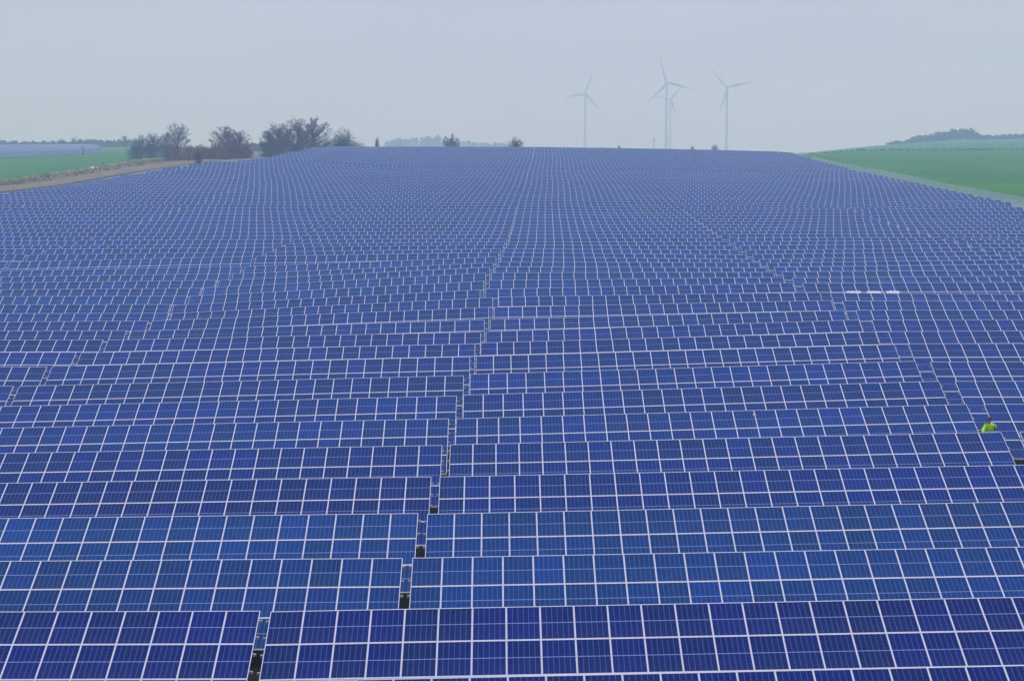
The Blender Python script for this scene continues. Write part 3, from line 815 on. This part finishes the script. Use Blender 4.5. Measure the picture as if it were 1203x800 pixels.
def worker():
    n = 6
    tl = KEEP[(n, 1)]; tr = KEEP[(n, 2)]
    xg = (tl[1].x + tl[3] * MW / 2 + tr[1].x - tr[3] * MW / 2) / 2
    s = PURL_S[4]
    t, loc, ang, m = tl
    foot = Matrix.Translation(loc) @ Matrix.Rotation(ang, 4, 'Y') @ plane(xg - loc.x, s, -.04)
    foot.x -= .12
    o = tag(empty('person', foot, (0, 0, R(-25))), 'person in yellow-green hi-vis clothing working in the gap between two tables', 'person')
    # pose: standing on the purlin ends, bent forward over the rack, seen from the front
    V = dict(pel=(0, .12, .80), w=(0, .03, .98), ch=(0, -.06, 1.17), nk=(0, -.12, 1.32), hd0=(0, -.16, 1.42), hd1=(0, -.18, 1.52),
             hl=(-.10, .12, .76), kl=(-.19, -.10, .44), al=(-.24, .02, .09), tl=(-.25, -.14, .04),
             hr=(.10, .12, .76), kr=(.19, -.12, .44), ar=(.24, .02, .09), tr=(.25, -.14, .04),
             sl=(-.18, -.09, 1.22), el=(-.27, -.24, 1.02), wl=(-.22, -.42, .93), pl=(-.20, -.50, .91),
             sr=(.17, -.07, 1.27), er=(.30, -.20, 1.16), wr=(.31, -.38, 1.30), pr=(.31, -.45, 1.34))
    rad = dict(pel=.15, w=.14, ch=.15, nk=.062, hd0=.088, hd1=.10, hl=.10, kl=.07, al=.05, tl=.045, hr=.10, kr=.07, ar=.05, tr=.045,
               sl=.065, el=.048, wl=.036, pl=.036, sr=.065, er=.052, wr=.036, pr=.036)
    E = [('pel','w'),('w','ch'),('ch','nk'),('nk','hd0'),('hd0','hd1'),('pel','hl'),('hl','kl'),('kl','al'),('al','tl'),('pel','hr'),('hr','kr'),('kr','ar'),('ar','tr'),
         ('ch','sl'),('sl','el'),('el','wl'),('wl','pl'),('ch','sr'),('sr','er'),('er','wr'),('wr','pr')]
    for side, sx, base in (('l', -1, V['pl']), ('r', 1, V['pr'])):            # five fingers on each hand
        for q in range(5):
            if q == 4: a = (base[0] - sx * .045, base[1] + .03, base[2] - .01); b = (a[0] - sx * .02, a[1] - .045, a[2] - .02)
            else:
                L_ = (.055, .065, .06, .045)[q]; x = base[0] + sx * (-.027 + q * .018)
                a = (x, base[1] - .05, base[2] - .008); b = (x, a[1] - L_ * .6, a[2] - L_ * .7)
            V['f%s%da' % (side, q)] = a; V['f%s%db' % (side, q)] = b; rad['f%s%da' % (side, q)] = .010; rad['f%s%db' % (side, q)] = .008
            E += [('p' + side, 'f%s%da' % (side, q)), ('f%s%da' % (side, q), 'f%s%db' % (side, q))]
    for k in V:                                                            # knees deep, trunk low
        if k[0] not in 'ak' and k not in ('tl', 'tr'): V[k] = (V[k][0], V[k][1], V[k][2] - .30)
    V['kl'] = (-.24, -.22, .42); V['kr'] = (.24, -.24, .42); DZ = -.30
    ks = list(V); ix = {k: i for i, k in enumerate(ks)}
    obj('body', skin_mesh('body', [V[k] for k in ks], [(ix[a], ix[b]) for a, b in E], [rad[k] for k in ks], M['skin'], ix['pel']), o)
    def cloth(name, keys, grow, m_, root, ends={}):
        vv = [ends.get(k, V[k]) for k in keys]; i2 = {k: i for i, k in enumerate(keys)}
        ee = [(i2[a], i2[b]) for a, b in E if a in i2 and b in i2]
        return obj(name, skin_mesh(name, vv, ee, [rad[k] + grow for k in keys], m_, i2[root]), o)
    cloth('jacket', ['pel', 'w', 'ch', 'nk', 'sl', 'el', 'wl', 'sr', 'er', 'wr'], .028, M['hivis'], 'w', {'nk': (0, -.10, 1.27 + DZ)})
    m_ = MB(); m_.tube((0, .015, 1.00 + DZ), (0, -.005, 1.045 + DZ), .182, .184, 18, cap=False)
    obj('reflective_band', m_.mesh('reflective_band', [M['scrap']], True), o.children[1])
    cloth('trousers', ['pel', 'hl', 'kl', 'al', 'hr', 'kr', 'ar'], .020, M['hivis'], 'pel')
    for k, a in (('l', 'al'), ('r', 'ar')):
        cloth('boot', [a, 't' + k], .014, M['boot'], a)
    m_ = MB()                                                              # hair: a cap over the crown and back of the head
    c = Vector((0, -.165, 1.50 + DZ))
    for i in range(10):
        for j in range(5):
            def P(i, j):
                a = 2 * math.pi * i / 10; e = math.pi / 2 * (1 - j / 5 * 1.25); k = .112
                back = .3 * max(0, math.sin(a)) if j > 3 else 0
                return c + Vector((math.cos(a) * math.cos(e) * k, math.sin(a) * math.cos(e) * k * 1.1 + .02, math.sin(e) * k * 1.12 - back * .1))
            m_.quad([P(i, j), P(i, j + 1), P(i + 1, j + 1), P(i + 1, j)])
    obj('hair', m_.mesh('hair', [M['hair']], True), o)
    m_ = MB(); m_.tube((0, -.262, 1.475 + DZ), (0, -.295, 1.455 + DZ), .014, .018, 6); obj('nose', m_.mesh('nose', [M['skin']], True), o)
    for sx in (-1, 1):
        m_ = MB(); m_.tube((sx * .036, -.262, 1.495 + DZ), (sx * .036, -.270, 1.495 + DZ), .014, .008, 8); obj('eye', m_.mesh('eye', [M['hair']], True), o)
    m_ = MB(); m_.box((0, -.256, 1.425 + DZ), (.05, .02, .012)); obj('mouth', m_.mesh('mouth', [M['boot']]), o)
    # dark tool bag strap on the back shoulder side
    m_ = MB(); m_.box((.17, .10, 1.10 + DZ), (.16, .16, .26), 0, Matrix.Rotation(.2, 3, 'Y')); m_.box((.10, .02, 1.28 + DZ), (.05, .22, .03))
    obj('tool_bag', m_.mesh('tool_bag', [M['navy']]), o)
worker()

# ------------------------------------------------------------------ haze
hz = MB(); hz.box((0, (-160 + 4760) / 2, CAMZ + (-42 + 128) / 2), (5200, 4920, 170))
hm = bpy.data.materials.new('haze'); hm.use_nodes = True; nt = hm.node_tree; nt.nodes.clear()
out = nt.nodes.new('ShaderNodeOutputMaterial'); pv = nt.nodes.new('ShaderNodeVolumePrincipled')
pv.inputs['Color'].default_value = (.50, .72, 1.0, 1); pv.inputs['Absorption Color'].default_value = (1, 1, 1, 1); pv.inputs['Density'].default_value = .00058; pv.inputs['Anisotropy'].default_value = .1
nt.links.new(pv.outputs[0], out.inputs['Volume'])
h = obj('haze', hz.mesh('haze', [hm])); tag(h, kind='stuff', label='pale grey-blue haze filling the air over the fields', cat='haze')

# ------------------------------------------------------------------ light: an overcast day
W = bpy.data.worlds.new('World'); S.world = W; W.use_nodes = True
nt = W.node_tree; N = nt.nodes; L = nt.links; bg = N['Background']
SUN_EL, SUN_AZ = 48, 150
sky = N.new('ShaderNodeTexSky'); sky.sky_type = 'NISHITA'; sky.sun_disc = False
sky.sun_elevation = R(SUN_EL); sky.sun_rotation = R(SUN_AZ); sky.dust_density = 4
tc = N.new('ShaderNodeTexCoord'); sp = N.new('ShaderNodeSeparateXYZ'); L.new(tc.outputs['Generated'], sp.inputs[0])
rp = N.new('ShaderNodeValToRGB'); L.new(sp.outputs[2], rp.inputs[0])
e = rp.color_ramp.elements
e[0].position = 0.0; e[0].color = (.545, .60, .735, 1)
e[1].position = 1.0; e[1].color = (1.0, 1.07, 1.41, 1)
x = e.new(.07); x.color = (.55, .61, .76, 1)
x = e.new(.35); x.color = (.81, .87, 1.09, 1)
sc = N.new('ShaderNodeMix'); sc.data_type = 'RGBA'; sc.blend_type = 'MULTIPLY'; sc.inputs['Factor'].default_value = 1
mpn = N.new('ShaderNodeMapping'); mpn.inputs['Scale'].default_value = (4, 4, 26); L.new(tc.outputs['Generated'], mpn.inputs['Vector'])
cn = N.new('ShaderNodeTexNoise'); cn.inputs['Scale'].default_value = 1.3; cn.inputs['Detail'].default_value = 4; L.new(mpn.outputs[0], cn.inputs['Vector'])
cr = N.new('ShaderNodeMapRange'); cr.inputs['From Min'].default_value = .3; cr.inputs['From Max'].default_value = .7
cr.inputs['To Min'].default_value = .93; cr.inputs['To Max'].default_value = 1.07; L.new(cn.outputs['Fac'], cr.inputs['Value'])
cm = N.new('ShaderNodeMix'); cm.data_type = 'RGBA'; cm.blend_type = 'MULTIPLY'; cm.inputs['Factor'].default_value = 1
L.new(rp.outputs[0], cm.inputs['A']); L.new(cr.outputs[0], cm.inputs['B'])
L.new(cm.outputs['Result'], sc.inputs['A']); sc.inputs['B'].default_value = (10, 10, 10, 1)
mx = N.new('ShaderNodeMix'); mx.data_type = 'RGBA'; mx.inputs['Factor'].default_value = .94
L.new(sky.outputs[0], mx.inputs['A']); L.new(sc.outputs['Result'], mx.inputs['B'])
L.new(mx.outputs['Result'], bg.inputs['Color']); bg.inputs['Strength'].default_value = .1
ld = bpy.data.lights.new('sun', 'SUN'); ld.energy = 0.9; ld.angle = R(18); ld.color = (1, .98, .95)
lo = bpy.data.objects.new('sun', ld); C.objects.link(lo)
d = Vector((math.sin(R(SUN_AZ)) * math.cos(R(SUN_EL)), math.cos(R(SUN_AZ)) * math.cos(R(SUN_EL)), math.sin(R(SUN_EL))))
lo.rotation_euler = d.to_track_quat('Z', 'Y').to_euler(); lo.location = (0, 0, 60)

cam = bpy.data.cameras.new('camera'); co = bpy.data.objects.new('camera', cam); C.objects.link(co)
co.location = (0, 0, CAMZ); co.rotation_euler = (math.pi / 2 - PHI, 0, 0)
cam.sensor_width = 36; cam.lens = F / 1203 * 36; cam.clip_start = .5; cam.clip_end = 20000
S.camera = co
S.view_settings.view_transform = 'Standard'; S.view_settings.look = 'None'; S.view_settings.gamma = 1; S.view_settings.exposure = 0
S.view_settings.use_curve_mapping = False
S.render.engine = 'CYCLES'
cy = S.cycles
cy.max_bounces = 6; cy.diffuse_bounces = 2; cy.glossy_bounces = 2; cy.transparent_max_bounces = 12; cy.volume_bounces = 2
cy.use_denoising = True
